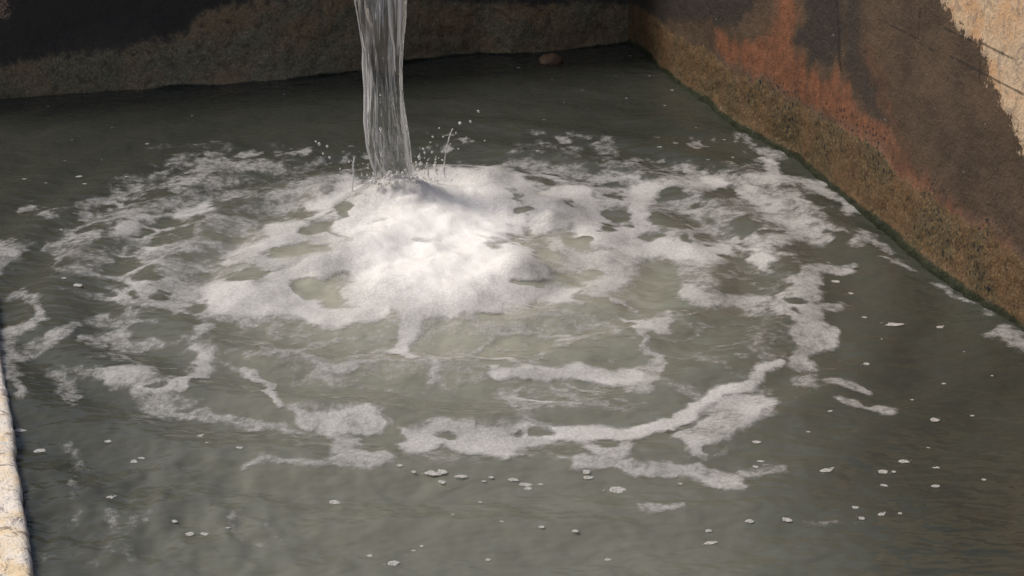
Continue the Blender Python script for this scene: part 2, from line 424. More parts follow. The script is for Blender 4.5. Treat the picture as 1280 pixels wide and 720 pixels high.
def waves(x, y):
    d = np.hypot(x - BC[0], y - BC[1]); th = np.arctan2(y - BC[1], x - BC[0])
    w_ = .0105 * np.sin(d * 24 + 2.2 * fbm(x * 1.5, y * 1.5, 70) * 2 + 0.7 * np.sin(th * 3)) * np.exp(-((d - .9) / .75) ** 2)
    w_ = w_ + .013 * (fbm(x * 3.2, y * 3.2, 71) - .5) + .006 * (fbm(x * 9, y * 9, 73, 3) - .5)
    near = sstep(1.0, .35, d)
    w_ = w_ + near * (.032 * (fbm(x * 5, y * 5, 75, 3) - .5) + .010 * (fbm(x * 16, y * 16, 77, 2) - .5))
    # chop in the near left corner
    q = on_water(170, 640); c = np.exp(-(((x - q[0]) / .5) ** 2 + ((y - q[1]) / .35) ** 2))
    w_ = w_ + c * (.026 * (fbm(x * 14, y * 8, 79, 3) - .5) + .002 * np.sin(x * 60 + 14 * fbm(x * 5, y * 5, 81)))
    # long low crests in the foreground
    for pts, amp, wd in [([(260, 600), (330, 612), (420, 612), (520, 612)], -.006, 9), ([(430, 662), (560, 655), (700, 660), (860, 668)], .006, 12),
                         ([(560, 600), (700, 625), (900, 645), (1100, 640)], .004, 14), ([(0, 690), (200, 700), (420, 706)], .005, 10)]:
        P = [on_water(*p) for p in pts]; dm = np.full(np.shape(x), 9.)
        for a, b in zip(P[:-1], P[1:]): dm = np.minimum(dm, seg_dist(x, y, a[0], a[1], b[0], b[1])[0])
        w_ = w_ + amp * np.exp(-(dm / (wd / 300.)) ** 2)
    # the rim of each foam ring rides a small swell
    for pts, amp, wd in [([(365, 506), (440, 506), (495, 533), (600, 530), (700, 545), (780, 541), (860, 510), (930, 483), (980, 455)], .014, .035),
                         ([(610, 468), (720, 464), (800, 458), (830, 446)], .010, .03), ([(140, 478), (185, 478), (235, 482), (262, 440)], .010, .04)]:
        P = [on_water(*p) for p in pts]; dm = np.full(np.shape(x), 9.)
        for a, b in zip(P[:-1], P[1:]): dm = np.minimum(dm, seg_dist(x, y, a[0], a[1], b[0], b[1])[0])
        w_ = w_ + .45 * amp * np.exp(-(dm / wd) ** 2)
    return w_
def tank_uv_grid(ds, dt, sa, sb, ta, tb):
    s = np.arange(sa, sb + 1e-6, ds); t_ = np.arange(ta, tb + 1e-6, dt)
    S, T = np.meshgrid(s, t_, indexing='ij')
    P = CORN + (-E1) * S[..., None] + E2 * T[..., None]
    return P[..., 0], P[..., 1], S, T
X, Y, S_, T_ = tank_uv_grid(.0075, .0095, -.12, WID + .1, -.12, LEN)
Zw = waves(X, Y) + mound(X, Y)
Vw = np.stack([X, Y, Zw], -1)
water, used = grid_mesh('water', Vw[:, ::-1], mat_water())
dB = np.hypot((X - BC[0]) / 1.35, Y - BC[1])
aer_sky = 1.1 * np.exp(-(dB / .42) ** 2) + .25 * np.exp(-(dB / .95) ** 3)
q = on_water(560, 420); aer_sky = aer_sky + .22 * np.exp(-(((X - q[0]) / .42) ** 2 + ((Y - q[1]) / .30) ** 2))
aer_sky = aer_sky * (.8 + .5 * (fbm(X * 2.5, Y * 2.5, 85) - .5)) + .37 * sstep(5.9, 3.9, Y) * sstep(1.0, .2, X) * sstep(-1.15, -.45, X)  # last term paints the sky-reflection brightening of the front water into its colour
set_attr(water, 'aeration_skylight', np.clip(aer_sky, 0, 1)[:, ::-1].reshape(-1)[used])
tag(water, kind='structure')

# ------------------------------------------------------------------ foam coverage, traced stroke by stroke
ST = [ (.7,5,5,[(705,376),(740,378),(770,388),(795,402)]), (.5,4,5,[(640,385),(690,392),(740,400),(762,412)]), (.5,3,6,[(365,506),(440,509),(480,514),(500,534),(545,528),(600,530),(660,532),(700,547)]), (.55,2,4,[(690,570),(730,580),(790,588)]), (.6,4,5,[(240,470),(256,440),(300,405),(330,385)]), (.55,4,5,[(100,470),(140,463),(182,468),(188,480),(240,482)]), (.5,4,6,[(360,535),(420,548)]), (.45,5,6,[(430,395),(520,400),(600,398),(690,380)]),
   # intensity, radius, softness, points  (strokes)
 (.8,10,7,[(428,228),(415,242),(393,264)]), (.6,6,5,[(350,243),(385,230),(412,226)]), (.55,6,6,[(335,246),(360,243),(420,228)]),
 (.95,15,9,[(478,300),(430,318),(392,338),(355,362)]), (.9,20,14,[(360,372),(320,378),(270,372)]), (.95,9,6,[(345,372),(385,388),(430,395),(470,393)]),
 (.8,8,6,[(328,310),(350,297),(372,290),(400,298),(430,315)]), (.7,7,6,[(302,322),(330,335),(360,335),(395,325)]), (.75,8,6,[(285,326),(312,316),(330,305)]),
 (.75,10,8,[(365,292),(345,290),(375,285)]), (.5,2.5,2,[(112,427),(135,428),(155,421)]), (.45,5,4,[(155,428),(180,436),(200,432)]),
 (.4,2.5,2,[(145,440),(160,447),(172,458)]), (.5,5,4,[(20,447),(45,437),(65,427),(80,420),(93,412)]),
 (.5,5,4,[(15,372),(28,366),(40,375),(42,390),(50,402),(40,410)]), (.5,8,5,[(40,408),(22,418),(8,430)]), (.5,8,5,[(8,420),(12,440),(14,470)]),
 (.45,6,5,[(62,468),(80,463),(105,463),(125,475)]), (.6,10,6,[(135,475),(155,470),(175,474)]), (.7,7,5,[(180,484),(205,488),(230,482),(246,470),(255,452),(262,432)]),
 (.6,6,5,[(258,435),(285,418),(315,404)]), (.45,5,4,[(95,485),(80,495),(97,500)]), (.5,8,6,[(170,495),(190,505),(215,512)]),
 (.5,4,3,[(230,520),(250,519),(275,526),(300,530),(345,533),(370,538)]), (.5,2.5,2,[(262,448),(280,460),(300,468)]), (.6,4,3,[(300,465),(322,472),(338,486),(356,502)]),
 (.6,8,5,[(430,548),(436,568),(455,578),(476,576)]), (.55,4,3.5,[(310,584),(335,576),(360,578)]), (.5,4,3.5,[(355,578),(400,582),(436,576)]),
 (.85,6,4,[(695,550),(720,546),(780,545),(806,540),(836,526),(870,506),(900,491),(930,484)]), (.8,6,5,[(930,484),(944,474),(955,462),(975,456)]),
 (.62,7,4,[(728,582),(770,582),(800,590),(840,591),(875,592),(905,603),(930,609)]), (.5,3,3,[(805,634),(830,636),(852,631)]), (.5,4,4,[(932,595),(955,593),(974,588)]),
 (.75,6,4,[(612,470),(640,467),(680,469),(720,466),(760,471),(790,470)]), (.4,4,4,[(825,475),(848,488),(868,500),(880,505)]), (.42,12,9,[(635,485),(650,500),(662,505)]),
 (.45,5,5,[(690,485),(722,500),(762,510)]), (.32,8,8,[(655,512),(656,528)]), (.4,3,4,[(540,478),(575,476),(610,471)]),
 (.7,6,4,[(742,372),(768,382),(788,400),(802,402)]), (.55,3,2.5,[(800,438),(806,446),(822,447)]), (.75,9,8,[(795,325),(777,345),(760,362),(735,374),(690,374)]),
 (.85,10,7,[(675,270),(680,253),(700,243),(725,243),(745,256),(762,276),(792,290)]), (.85,11,8,[(690,276),(710,266),(728,270),(742,286),(762,300),(800,310),(850,314),(900,318)]),
 (1,6,4,[(683,284),(687,287)]), (.7,12,9,[(700,310),(722,330),(760,332),(795,324)]), (.65,8,7,[(740,246),(800,250),(818,236),(850,230),(900,228),(952,222)]),
 (.75,10,7,[(806,240),(808,260),(805,280),(798,302)]), (.9,7,6,[(882,226),(898,230)]), (.5,8,7,[(820,260),(850,257),(870,252),(900,264),(940,272)]),
 (.6,10,7,[(868,262),(874,285),(880,300),(902,312)]), (.6,8,6,[(830,302),(850,292),(870,300)]), (.5,5,5,[(620,210),(650,208),(690,212),(725,219)]),
 (.8,12,9,[(615,225),(640,232),(665,252)]), (.4,3,3,[(752,205),(780,207),(802,214)]), (.5,5,4,[(762,216),(790,225),(812,234)]), (.45,4,4,[(818,212),(862,213)]),
 (.4,4,4,[(700,213),(722,217),(694,230),(682,240)]), (.7,7,5,[(958,203),(965,215),(977,226)]), (.62,7,5,[(862,224),(905,229),(950,226),(990,225)]),
 (.6,6,4,[(985,225),(1010,227),(1032,237),(1052,252),(1068,264)]), (.5,2.5,3,[(1065,262),(1078,268),(1090,271)]), (.65,9,6,[(930,240),(950,252),(968,260)]),
 (.5,8,5,[(975,246),(988,262),(1003,268),(1018,282)]), (.6,9,6,[(968,272),(992,278),(1008,294)]), (.6,6,5,[(972,299),(1000,300),(1022,303)]),
 (.6,9,6,[(952,300),(956,315),(953,328)]), (.8,7,5,[(948,328),(957,331)]), (.5,3,2.5,[(1025,285),(1040,290),(1052,293)]), (.5,7,5,[(1070,300),(1080,301)]),
 (.5,3,2.5,[(1095,304),(1120,313)]), (.5,2.5,2.5,[(1112,321),(1130,330),(1146,337)]), (.5,8,5,[(1006,477),(1018,478)]),
 (.62,8,6,[(862,362),(885,374),(918,377),(955,381)]), (.5,10,7,[(860,335),(880,345),(886,358)]), (.35,8,6,[(952,415),(946,430),(956,440)]),
 (.28,5,6,[(870,450),(903,455),(925,473)]), (.45,5,4,[(105,256),(130,252),(150,245),(175,240)]), (.75,8,6,[(142,288),(160,285)]), (.7,8,6,[(235,270),(258,263)]),
 (.5,6,5,[(225,231),(250,222),(260,206),(280,203),(300,210),(320,208),(345,212)]), (.45,5,4,[(264,231),(288,230)]), (.45,5,5,[(270,246),(300,245),(332,248)]),
 (.5,2,2,[(250,192),(275,193)]), (.22,2.5,4,[(185,188),(290,185)]), (.5,2,2,[(305,192),(325,192)]), (.4,4,4,[(226,201),(240,199)]), (.5,3.5,3,[(195,219),(210,219)]),
 (.5,4,3,[(30,263),(45,258)]), (.45,3.5,3,[(60,267),(75,263),(90,260)]), (.5,7,5,[(276,278),(290,288),(310,292)]), (.45,7,5,[(300,283),(325,292)]),
 (.5,4,3,[(55,312),(80,303),(100,298),(116,296)]), (.45,6,5,[(75,315),(105,315),(130,325),(122,333),(100,332)]), (.45,4,4,[(155,313),(175,305)]),
 (.5,5,4,[(180,316),(212,312),(242,307),(276,310),(282,318)]), (.45,6,5,[(215,325),(232,335),(255,330)]), (.5,10,8,[(212,338),(225,352),(240,362)]),
 (.85,8,7,[(512,395),(512,415),(508,438)]), (.42,14,12,[(480,402),(540,405),(600,410),(660,402),(740,408)]), (.42,2.5,3,[(375,443),(410,451),(440,449),(475,440),(500,434)]),
 (.4,6,5,[(466,450),(468,470)]), (.4,5,5,[(425,470),(440,478),(455,478)]), (.35,2.5,3,[(550,435),(580,447),(606,467)]), (.42,7,6,[(340,398),(350,414),(335,426)]),
 (.45,4,4,[(312,445),(335,441)]), (.5,7,5,[(940,518),(955,512)]), (.35,3,4,[(1085,296),(1092,300)]), (.5,4,3,[(1042,475),(1067,482),(1078,490)]),
 (.5,2.5,2,[(1042,500),(1068,508),(1085,514)]), (.55,3.5,3,[(1088,514),(1112,517)]), (.45,3,3,[(930,165),(945,180),(960,190)]), (.45,4,4,[(915,165),(925,172)]),
 (.5,4,4,[(950,185),(975,190)]), (.45,2.5,2.5,[(1172,358),(1195,368),(1215,376),(1238,388)]), (.5,6,4,[(1250,412),(1268,420),(1280,430)]), (.45,3,3,[(1020,330),(1070,328)]),
 (.35,3,3,[(640,188),(665,183)]), (.35,2.5,3,[(670,187),(692,189)]), (.35,2.5,3,[(712,174),(736,174)]), (.4,4,4,[(745,190),(755,180),(765,195)]), (.35,3,3,[(704,193),(722,193)]),
 (.35,3,3,[(395,200),(385,208),(365,215)]), (.3,2,3,[(1010,650),(1080,652)]),
 # wavy reflections in the near-left corner, painted in as faint foam streaks
 (.30,3,5,[(95,580),(90,610),(98,640),(92,655)]), (.30,3,5,[(135,640),(145,665),(140,690)]), (.30,3,5,[(165,650),(158,675),(165,700)]), (.3,4,4,[(80,560),(95,575),(103,590)]),
 (.3,3,3,[(283,645),(293,670),(300,675)]), (.3,3,3,[(300,648),(312,672),(325,682)]), (.3,3,3,[(335,655),(345,678)]), (.25,3,4,[(180,655),(190,640)]), (.2,5,8,[(60,700),(90,695),(120,705)]),
]
PG = [ # intensity, soft, polygon
 (1.2,26,[(470,222),(490,216),(520,214),(560,218),(605,214),(640,240),(662,270),(668,310),(700,345),(706,368),(665,386),(600,396),(520,400),(440,392),(424,378),(446,352),(428,330),(425,300),(412,275),(430,248),(452,232)]),
 (.36,14,[(640,250),(690,240),(740,250),(800,290),(900,315),(880,330),(800,330),(760,362),(700,372),(665,340)]),
 (.66,7,[(135,362),(160,356),(180,350),(215,342),(240,348),(262,352),(300,350),(325,375),(325,400),(300,405),(265,418),(250,430),(230,420),(200,416),(208,397),(190,387),(150,380),(140,372)]),
 (.48,5,[(105,403),(135,390),(152,400),(148,412),(125,418),(108,410)]),
 (.6,5,[(-60,300),(0,305),(35,308),(40,318),(20,330),(0,345),(-60,350)]), (.55,5,[(14,472),(26,472),(33,485),(30,497),(18,497),(12,488)]),
 (.42,6,[(62,470),(100,462),(125,470),(120,485),(95,500),(70,492)]),
 (.78,5,[(360,503),(385,511),(440,509),(462,506),(480,514),(492,528),(484,545),(455,545),(435,540),(425,550),(400,548),(385,535),(375,520)]),
 (.45,6,[(150,482),(185,483),(225,487),(240,500),(215,518),(190,508),(165,500)]),
 (.78,6,[(492,530),(530,533),(548,527),(590,527),(610,532),(660,531),(682,540),(700,548),(694,562),(660,568),(640,575),(600,568),(560,560),(530,570),(500,568),(490,558),(508,548)]),
 (.72,6,[(698,545),(780,547),(802,545),(800,565),(790,576),(760,580),(735,560)]),
 (.70,7,[(855,522),(900,496),(950,488),(966,500),(955,512),(940,530),(920,545),(892,556),(900,575),(880,580),(865,575),(862,560),(845,548)]),
 (.66,4,[(770,465),(800,456),(824,447),(833,447),(829,462),(822,475),(800,488),(785,490),(768,478)]), (.42,6,[(548,478),(570,476),(575,488),(560,492),(545,486)]),
 (.68,4,[(795,398),(815,390),(828,384),(852,386),(838,391),(836,405),(843,421),(820,420),(810,415),(801,425),(800,440),(793,440),(792,420),(786,405)]),
 (.70,5,[(995,338),(1010,329),(1040,325),(1070,328),(1072,337),(1050,342),(1028,345),(1022,360),(1022,378),(1045,380),(1047,385),(1040,400),(1048,420),(1056,435),(1050,442),(1025,442),(1020,450),(1025,466),(1000,465),(985,456),(1002,440),(1005,430),(990,418),(995,408),(985,400),(970,393),(965,380),(974,365),(984,350)]),
 (.5,8,[(115,275),(130,262),(160,260),(190,246),(212,240),(240,237),(262,243),(255,255),(235,262),(215,268),(195,275),(170,285),(150,292),(130,290),(120,282)]),
 (.42,8,[(800,255),(860,232),(940,230),(965,250),(930,275),(900,318),(860,322),(810,315)]),
 (.30,14,[(600,470),(760,480),(720,515),(640,515)]),(.26,14,[(960,300),(1010,300),(1000,460),(940,450)]),
 (.55,8,[(380,240),(440,240),(440,290),(400,285),(370,262)]),
]
WEB = [ # intensity, softness, zone
 (.60,26,[(60,300),(110,250),(200,200),(350,190),(430,220),(430,300),(330,340),(345,430),(240,470),(120,440),(130,400),(80,350)]),
 (.66,20,[(640,200),(700,205),(960,205),(1030,240),(1020,300),(960,345),(880,350),(800,330),(700,380),(640,330)]),
 (.62,20,[(300,390),(640,395),(760,400),(760,430),(620,480),(420,500),(330,460)]),
 (.70,16,[(600,472),(760,480),(722,515),(645,515)]),(.55,16,[(840,520),(900,500),(960,490),(960,520),(900,590),(850,580)]),
 (.60,16,[(500,530),(690,530),(700,570),(500,580)]),(.5,16,[(130,470),(240,480),(250,520),(180,520)]),
]
HO = [ # strength, soft, cx, cy, rx, ry, tilt
 (.95,.45,345,315,19,6,-.1),(.9,.5,167,367,10,4,0),(.8,.5,200,368,9,4,.2),(.9,.5,183,396,15,5,-.2),(.95,.35,229,408,27,14,-.15),(.9,.4,244,386,20,7,-.3),(.9,.35,283,421,24,12,-.5),
 (.8,.5,470,553,14,6,-.2),(.8,.5,680,546,13,4,.1),(.9,.35,836,562,24,15,0),(.7,.5,862,525,17,4,-.4),(.9,.35,895,562,10,5,0),(.95,.3,776,274,18,11,.15),(.9,.4,840,246,22,7,-.1),
 (.95,.3,842,276,24,11,.05),(.85,.5,852,303,8,5,.3),(.8,.5,887,250,18,6,-.3),(.85,.4,655,262,18,5,.1),(.75,.5,722,259,10,3,.4),(.7,.5,815,297,9,4,0),(.85,.5,1000,377,12,4,.1),(.7,.6,1003,391,6,4,0),
 (.85,.4,392,358,17,12,-.2),(.75,.5,420,372,14,9,.1),(.7,.5,720,350,26,6,.1),(.85,.45,760,386,26,5,.35),(.8,.4,1015,255,14,9,.5),(.75,.5,1000,318,14,7,.2),(.6,.6,680,325,12,5,.2),
 (.85,.4,745,345,12,4,0),(.85,.5,775,247,10,3,0),(.7,.5,430,270,10,5,.4),(.75,.5,140,400,5,4,0),(.8,.4,105,485,14,8,.1),(.75,.5,200,484,10,2.5,0),(.8,.5,30,390,7,9,0),
 (.85,.35,940,285,20,12,.2),(.8,.45,905,240,14,5,.1),(.9,.35,735,300,10,5,.4),(.7,.5,640,480,14,5,.1),(.8,.4,560,545,14,4,0),(.75,.5,770,558,16,5,.1),(.8,.5,652,545,10,3,0),
 (.55,.8,620,300,30,6,.3),(.5,.8,540,300,40,4,.1),(.5,.9,470,280,20,6,-.4),(.45,.9,600,360,26,5,.0),(.8,.5,404,283,24,7,-.3),(.75,.5,372,268,20,6,-.1),(.8,.5,325,347,22,5,-.2),(.8,.5,428,262,12,7,.2),(.75,.5,694,318,20,5,.3),(.75,.5,722,300,14,5,.4),(.8,.5,668,358,22,5,.1),(.7,.5,610,396,30,4,.1),(.8,.5,300,345,14,4,-.3),(.75,.5,880,300,12,5,.2),(.75,.5,910,325,12,4,.2),(.7,.5,640,246,14,5,.3),(.6,.7,655,300,16,6,.4),
]
def foam_density(X, Y, Z, S, T):
    P = to_px(np.stack([X, Y, Z], -1)); x0, y0 = P[..., 0], P[..., 1]
    # organic edges: warp the lookup by world-space noise
    wx = (fbm(X * 5, Y * 5, 101) - .5) * 32 + (fbm(X * 18, Y * 18, 103, 4) - .5) * 24
    wy = (fbm(X * 5, Y * 5, 111) - .5) * 13 + (fbm(X * 18, Y * 18, 113, 4) - .5) * 12
    x = x0 + wx; y = y0 + wy
    D = np.zeros(X.shape); TH = np.zeros(X.shape)
    for I, r, so_, pts in ST:
        xs = [p[0] for p in pts]; ys = [p[1] for p in pts]; mg = r + so_ + 2
        sel = (x > min(xs) - mg * 1.7) & (x < max(xs) + mg * 1.7) & (y > min(ys) - mg) & (y < max(ys) + mg)
        if not sel.any(): continue
        xx, yy = x[sel], y[sel]; d = np.full(xx.shape, 99.)
        for a, b in zip(pts[:-1], pts[1:]):     # strokes are wider across than deep, like the tilted surface
            d = np.minimum(d, seg_dist(xx / 1.35, yy, a[0] / 1.35, a[1], b[0] / 1.35, b[1])[0])
        r2 = r * 1.22 + .6; s2 = so_ * 1.25
        D[sel] = np.maximum(D[sel], min(1, I * 1.08) * sstep(r2 + s2, r2 - s2 * .8, d))
    for I, so_, pts in PG:
        xs = [p[0] for p in pts]; ys = [p[1] for p in pts]
        sel = (x > min(xs) - so_) & (x < max(xs) + so_) & (y > min(ys) - so_) & (y < max(ys) + so_)
        if not sel.any(): continue
        d = poly_sd(x[sel], y[sel], pts); D[sel] = np.maximum(D[sel], I * sstep(so_, -so_, d))
    # lacy remains everywhere inside the ring
    d = np.hypot((x0 - 560) / 520, (y0 - 370) / 210)
    ringy = sstep(1.08, .75, d)
    rid = 1 - np.abs(fbm(X * 6, Y * 9, 121, 4) - .5) * 2
    lace = sstep(.90, .995, rid) * sstep(.42, .62, fbm(X * 2.6, Y * 2.6, 125, 3))
    D = np.maximum(D, ringy * lace * .42)
    dc = np.hypot((x0 - 470) / 190, (y0 - 440) / 62)
    D = np.maximum(D, sstep(1.1, .5, dc) * (.20 + .5 * (fbm(X * 12, Y * 12, 131) - .42)))
    back = sstep(1., .6, np.hypot((x0 - 640) / 420, (y0 - 195) / 38))
    D = np.maximum(D, back * .50 * sstep(.62, .74, fbm(X * 13, Y * 10, 135, 4)))
    # webs of foam filaments round open cells
    ax = X * .8 + .10 * (fbm(X * 4, Y * 4, 181) - .5) + .05 * (fbm(X * 14, Y * 14, 183) - .5)
    ay = Y + .10 * (fbm(X * 4, Y * 4, 185) - .5) + .05 * (fbm(X * 14, Y * 14, 187) - .5)
    f1, f2 = worley(ax * 6.5, ay * 6.5, 1); g1, g2 = worley(ax * 15, ay * 13, 5)
    wide = .10 + .50 * fbm(X * 3.2, Y * 3.2, 189, 3)
    web = sstep(wide, wide * .15, f2 - f1) * (.15 + 1.3 * fbm(X * 5, Y * 5, 191))
    web = np.maximum(web, .55 * sstep(wide * .8, .02, g2 - g1) * sstep(.40, .62, fbm(X * 4.5, Y * 4.5, 193)))
    zone = np.zeros(X.shape)
    for I, so_, pts in WEB: zone = np.maximum(zone, I * sstep(so_, -so_, poly_sd(x, y, pts)))
    D = np.maximum(D, zone * web)
    D = D * (.86 + .48 * fbm(X * 11, Y * 11, 195, 4))
    # blotchy crests
    halo = sstep(1.25, .45, np.hypot((x - 560) / 230, (y - 320) / 105)); D = np.maximum(D, halo * (.29 + .5 * (fbm(X * 7, Y * 7, 137, 4) - .5)))
    hn = fbm(X * 16, Y * 16, 139, 4)
    for st, so_, cx, cy, rx, ry, tl in HO:
        dx, dy = x - cx, y - cy; u = dx * math.cos(tl) + dy * math.sin(tl); v = -dx * math.sin(tl) + dy * math.cos(tl)
        D *= 1 - st * sstep(1 + so_, 1 - so_, np.hypot(u / rx, v / ry) + 1.5 * (hn - .5))
    core = sstep(1.25, .35, np.hypot((x - 545) / 145, (y - 305) / 100))
    TH = np.clip(np.maximum(core, .38 * sstep(.6, 1.1, D)), 0, 1) * sstep(.15, .8, D)
    return D, TH, core
SA, SB, TA, TB = -.12, WID + .08, .1, 4.75
X, Y, S_, T_ = tank_uv_grid(.0052, .0070, SA, SB, TA, TB)
Zf = waves(X, Y) + mound(X, Y)
D, TH, CO = foam_density(X, Y, Zf, S_, T_)
lump = fbm(X * 30, Y * 22, 141, 4); lump2 = fbm(X * 9, Y * 8, 143, 4)
thick = sstep(.12, .9, D) * (.0015 + .002 * D * lump + CO * (.010 * lump2 + .004 * lump))
Zf = Zf + .0015 + thick
cell = np.maximum.reduce([D[:-1, :-1], D[1:, :-1], D[1:, 1:], D[:-1, 1:]]) > .13
foam, used = grid_mesh('foam', np.stack([X, Y, Zf], -1)[:, ::-1], mat_foam(), cell[:, ::-1])
set_attr(foam, 'cover', D[:, ::-1].reshape(-1)[used]); set_attr(foam, 'thick', TH[:, ::-1].reshape(-1)[used])
tag(foam, 'white churning foam and lacy foam rings spreading over the murky water', 'foam', kind='stuff')

# ------------------------------------------------------------------ falling water
YS = IMPY + .02
edges = [(-160, 434, 502), (-60, 440, 506), (0, 443, 507), (30, 447, 506), (60, 452, 504), (90, 456, 503), (120, 458, 504), (150, 457, 508), (180, 459, 513), (200, 463, 516), (225, 469, 519), (262, 475, 522)]
def stream_mesh():
    ey = np.array([e[0] for e in edges], float); el = np.array([e[1] for e in edges], float); er = np.array([e[2] for e in edges], float)
    ys = np.linspace(-160, 262, 150); N = 96; V = np.zeros((len(ys), N + 1, 3))
    th = np.linspace(0, 2 * math.pi, N + 1)
    for i, yy in enumerate(ys):
        a = at_dist(np.interp(yy, ey, el), yy, YS); b = at_dist(np.interp(yy, ey, er), yy, YS)
        c = (a + b) / 2; r = (b[0] - a[0]) / 2; z = c[2]
        c_, s_ = np.cos(th), np.sin(th)
        flute = 1 + .16 * (vnoise(c_ * 2.2 + 5, s_ * 2.2 + z * .9, 151) - .5) * 2 * .6 + .10 * (vnoise(c_ * 6 + 9, s_ * 6 + z * 1.6, 153) - .5) * 2 \
            + .05 * (vnoise(c_ * 13, s_ * 13 + z * 3.2, 155) - .5) * 2
        th2 = th + 1.1 * z + .5 * math.sin(z * 5); c2, s2 = np.cos(th2), np.sin(th2)
        flute = .87 + .30 * (vnoise(c2 * 1.6 + 5, s2 * 1.6 + z * 1.4, 151) - .5) + .16 * (vnoise(c2 * 4 + 9, s2 * 4 + z * 3.0, 153) - .5) + .05 * (vnoise(c2 * 12, s2 * 12 + z * 5, 155) - .5)
        V[i, :, 0] = c[0] + r * c_ * flute; V[i, :, 1] = c[1] + .62 * r * s_ * flute; V[i, :, 2] = z
        V[i, -1] = V[i, 0]
    return V
root = bpy.data.objects.new('falling_stream', None); sc.collection.objects.link(root); root.location = (IMPX, YS, 0)
tag(root, 'clear falling column of water plunging into the white foam', 'water stream')
M_st = mat_stream(); M_dr = mat_drop()
def reparent(o, r):
    bpy.context.view_layer.update(); o.parent = r; o.matrix_parent_inverse = r.matrix_world.inverted()
Vs = stream_mesh()
so_, _ = grid_mesh('main_column', Vs, M_st); reparent(so_, root)
def tube(name, pts, rad, mat, parent=None, N=10):
    V = np.zeros((len(pts), N + 1, 3))
    for i, p in enumerate(pts):
        for j in range(N + 1):
            a = 2 * math.pi * j / N; V[i, j] = (p[0] + rad[i] * math.cos(a), p[1] + rad[i] * math.sin(a) * .8, p[2] + (rad[i] * .35 * math.sin(a)))
        V[i, -1] = V[i, 0]
    o, _ = grid_mesh(name, V, mat)
    if parent: reparent(o, parent)
    return o
rnd = random.Random(5)
for pts, r0 in [([(444, -150), (444, 0), (447, 20), (451, 45), (455, 75), (457, 110), (456, 150), (460, 185), (468, 215)], .0042),
                ([(484, -150), (486, 0), (488, 30), (492, 60), (495, 90)], .0035), ([(502, -60), (500, 60), (501, 100), (504, 150), (512, 200), (515, 225)], .0036)]:
    ys = np.linspace(pts[0][1], pts[-1][1], 60); xs = np.interp(ys, [p[1] for p in pts], [p[0] for p in pts])
    P = []; Rr = []
    for i, (x, y) in enumerate(zip(xs, ys)):
        q = at_dist(x + 1.5 * (vnoise(np.array(y * .05), np.array(x * .01), 161) - .5), y, YS - .045); P.append(q)
        Rr.append(r0 * (.45 + 1.1 * float(vnoise(np.array(y * .03), np.array(3.1 + pts[0][0]), 163))))
    Rr[0] = Rr[-1] = .0003
    tube('side_strand', P, Rr, M_dr, root)

# jets thrown up beside the column
def jet(pts, r, label):
    Y0 = on_water(pts[-1][0], pts[-1][1] + 22)[1]
    ys = np.linspace(0, 1, 26); k = np.linspace(0, 1, len(pts))
    xs = np.interp(ys, k, [p[0] for p in pts]); yy = np.interp(ys, k, [p[1] for p in pts])
    P = [at_dist(a, b, Y0) for a, b in zip(xs, yy)]
    R_ = [r * (.35 + 1.1 * float(vnoise(np.array(i * .55), np.array(pts[0][0] * .13), 171))) * (1.9 if i < 2 else 1) * (.55 if i % 5 else 1.25) for i in range(26)]; R_[0] = .0004
    o = tube('splash_jet', P, R_, M_dr); tag(o, label, 'water jet')
jet([(443, 196), (441, 208), (442, 222), (440, 238)], .0034, 'thin splash jet standing left of the falling water')
jet([(566, 160), (562, 170), (557, 190), (555, 208), (556, 222)], .0034, 'tall curved splash jet right of the falling water')
jet([(545, 195), (544, 205), (546, 218)], .0034, 'short splash jet between the falling water and the tall curved jet')
jet([(534, 203), (535, 212), (535, 222)], .0036, 'stubby splash jet hugging the right foot of the falling water')

def blob_mesh(name, r, seed, flat=1.0, mat=None, nb=1, spread=0.0):
    rr = random.Random(seed); bm = bmesh.new()
    for k in range(nb):
        rk = r * (1 if nb == 1 else rr.uniform(.14, .40)); a = rr.uniform(0, 6.28); d = spread * math.sqrt(rr.random())
        res = bmesh.ops.create_icosphere(bm, subdivisions=2, radius=rk)
        ph = rr.uniform(0, 9)
        for v in res['verts']:
            c = v.co; c *= 1 + .16 * math.sin(c.x / rk * 3 + ph) * math.cos(c.y / rk * 2.6 + ph)
            c.z *= flat; c.x += math.cos(a) * d * 1.5; c.y += math.sin(a) * d
    me = bpy.data.meshes.new(name); bm.to_mesh(me); bm.free()
    for p in me.polygons: p.use_smooth = True
    me.materials.append(mat); return me
drop_meshes = [blob_mesh('splash_droplet', .0048, i, 1.25, M_dr) for i in range(4)]
DR = [(575,154,1.0),(588,152,.8),(598,139,.8),(524,197,1.2),(526,205,1.1),(522,212,.9),(529,186,.7),(531,191,.7),(540,190,.8),(543,207,1),(520,203,.8),(541,171,.7),(554,171,.6),(538,178,.5),
      (399,180,1),(409,183,.8),(395,177,.7),(404,192,.7),(412,197,.8),(425,211,.6),(460,210,.7),(476,205,.9),(497,212,1),(488,215,1),(459,219,.7),(452,226,.8),(466,223,.7),(448,232,.7),(570,166,.6),(549,160,.5),
      (563,180,.5),(553,200,.6),(515,221,.8),(503,216,.9),(484,219,1),(530,216,.7),(436,218,.5),(583,172,.5),(573,186,.5),(606,176,.5)]
for _ in range(95):
    a_ = abs(rnd.gauss(0, 1)); sx = rnd.choice((-1, 1, 1)); DR.append((492 + sx * (22 + 26 * a_ * rnd.random() ** .5), 226 - 46 * rnd.random() ** 2.2 * math.exp(-a_ * .3), rnd.uniform(.22, .62)))
for _ in range(45):
    DR.append((rnd.uniform(464, 524), 231 - 16 * rnd.random() ** 1.8, rnd.uniform(.4, 1.15)))
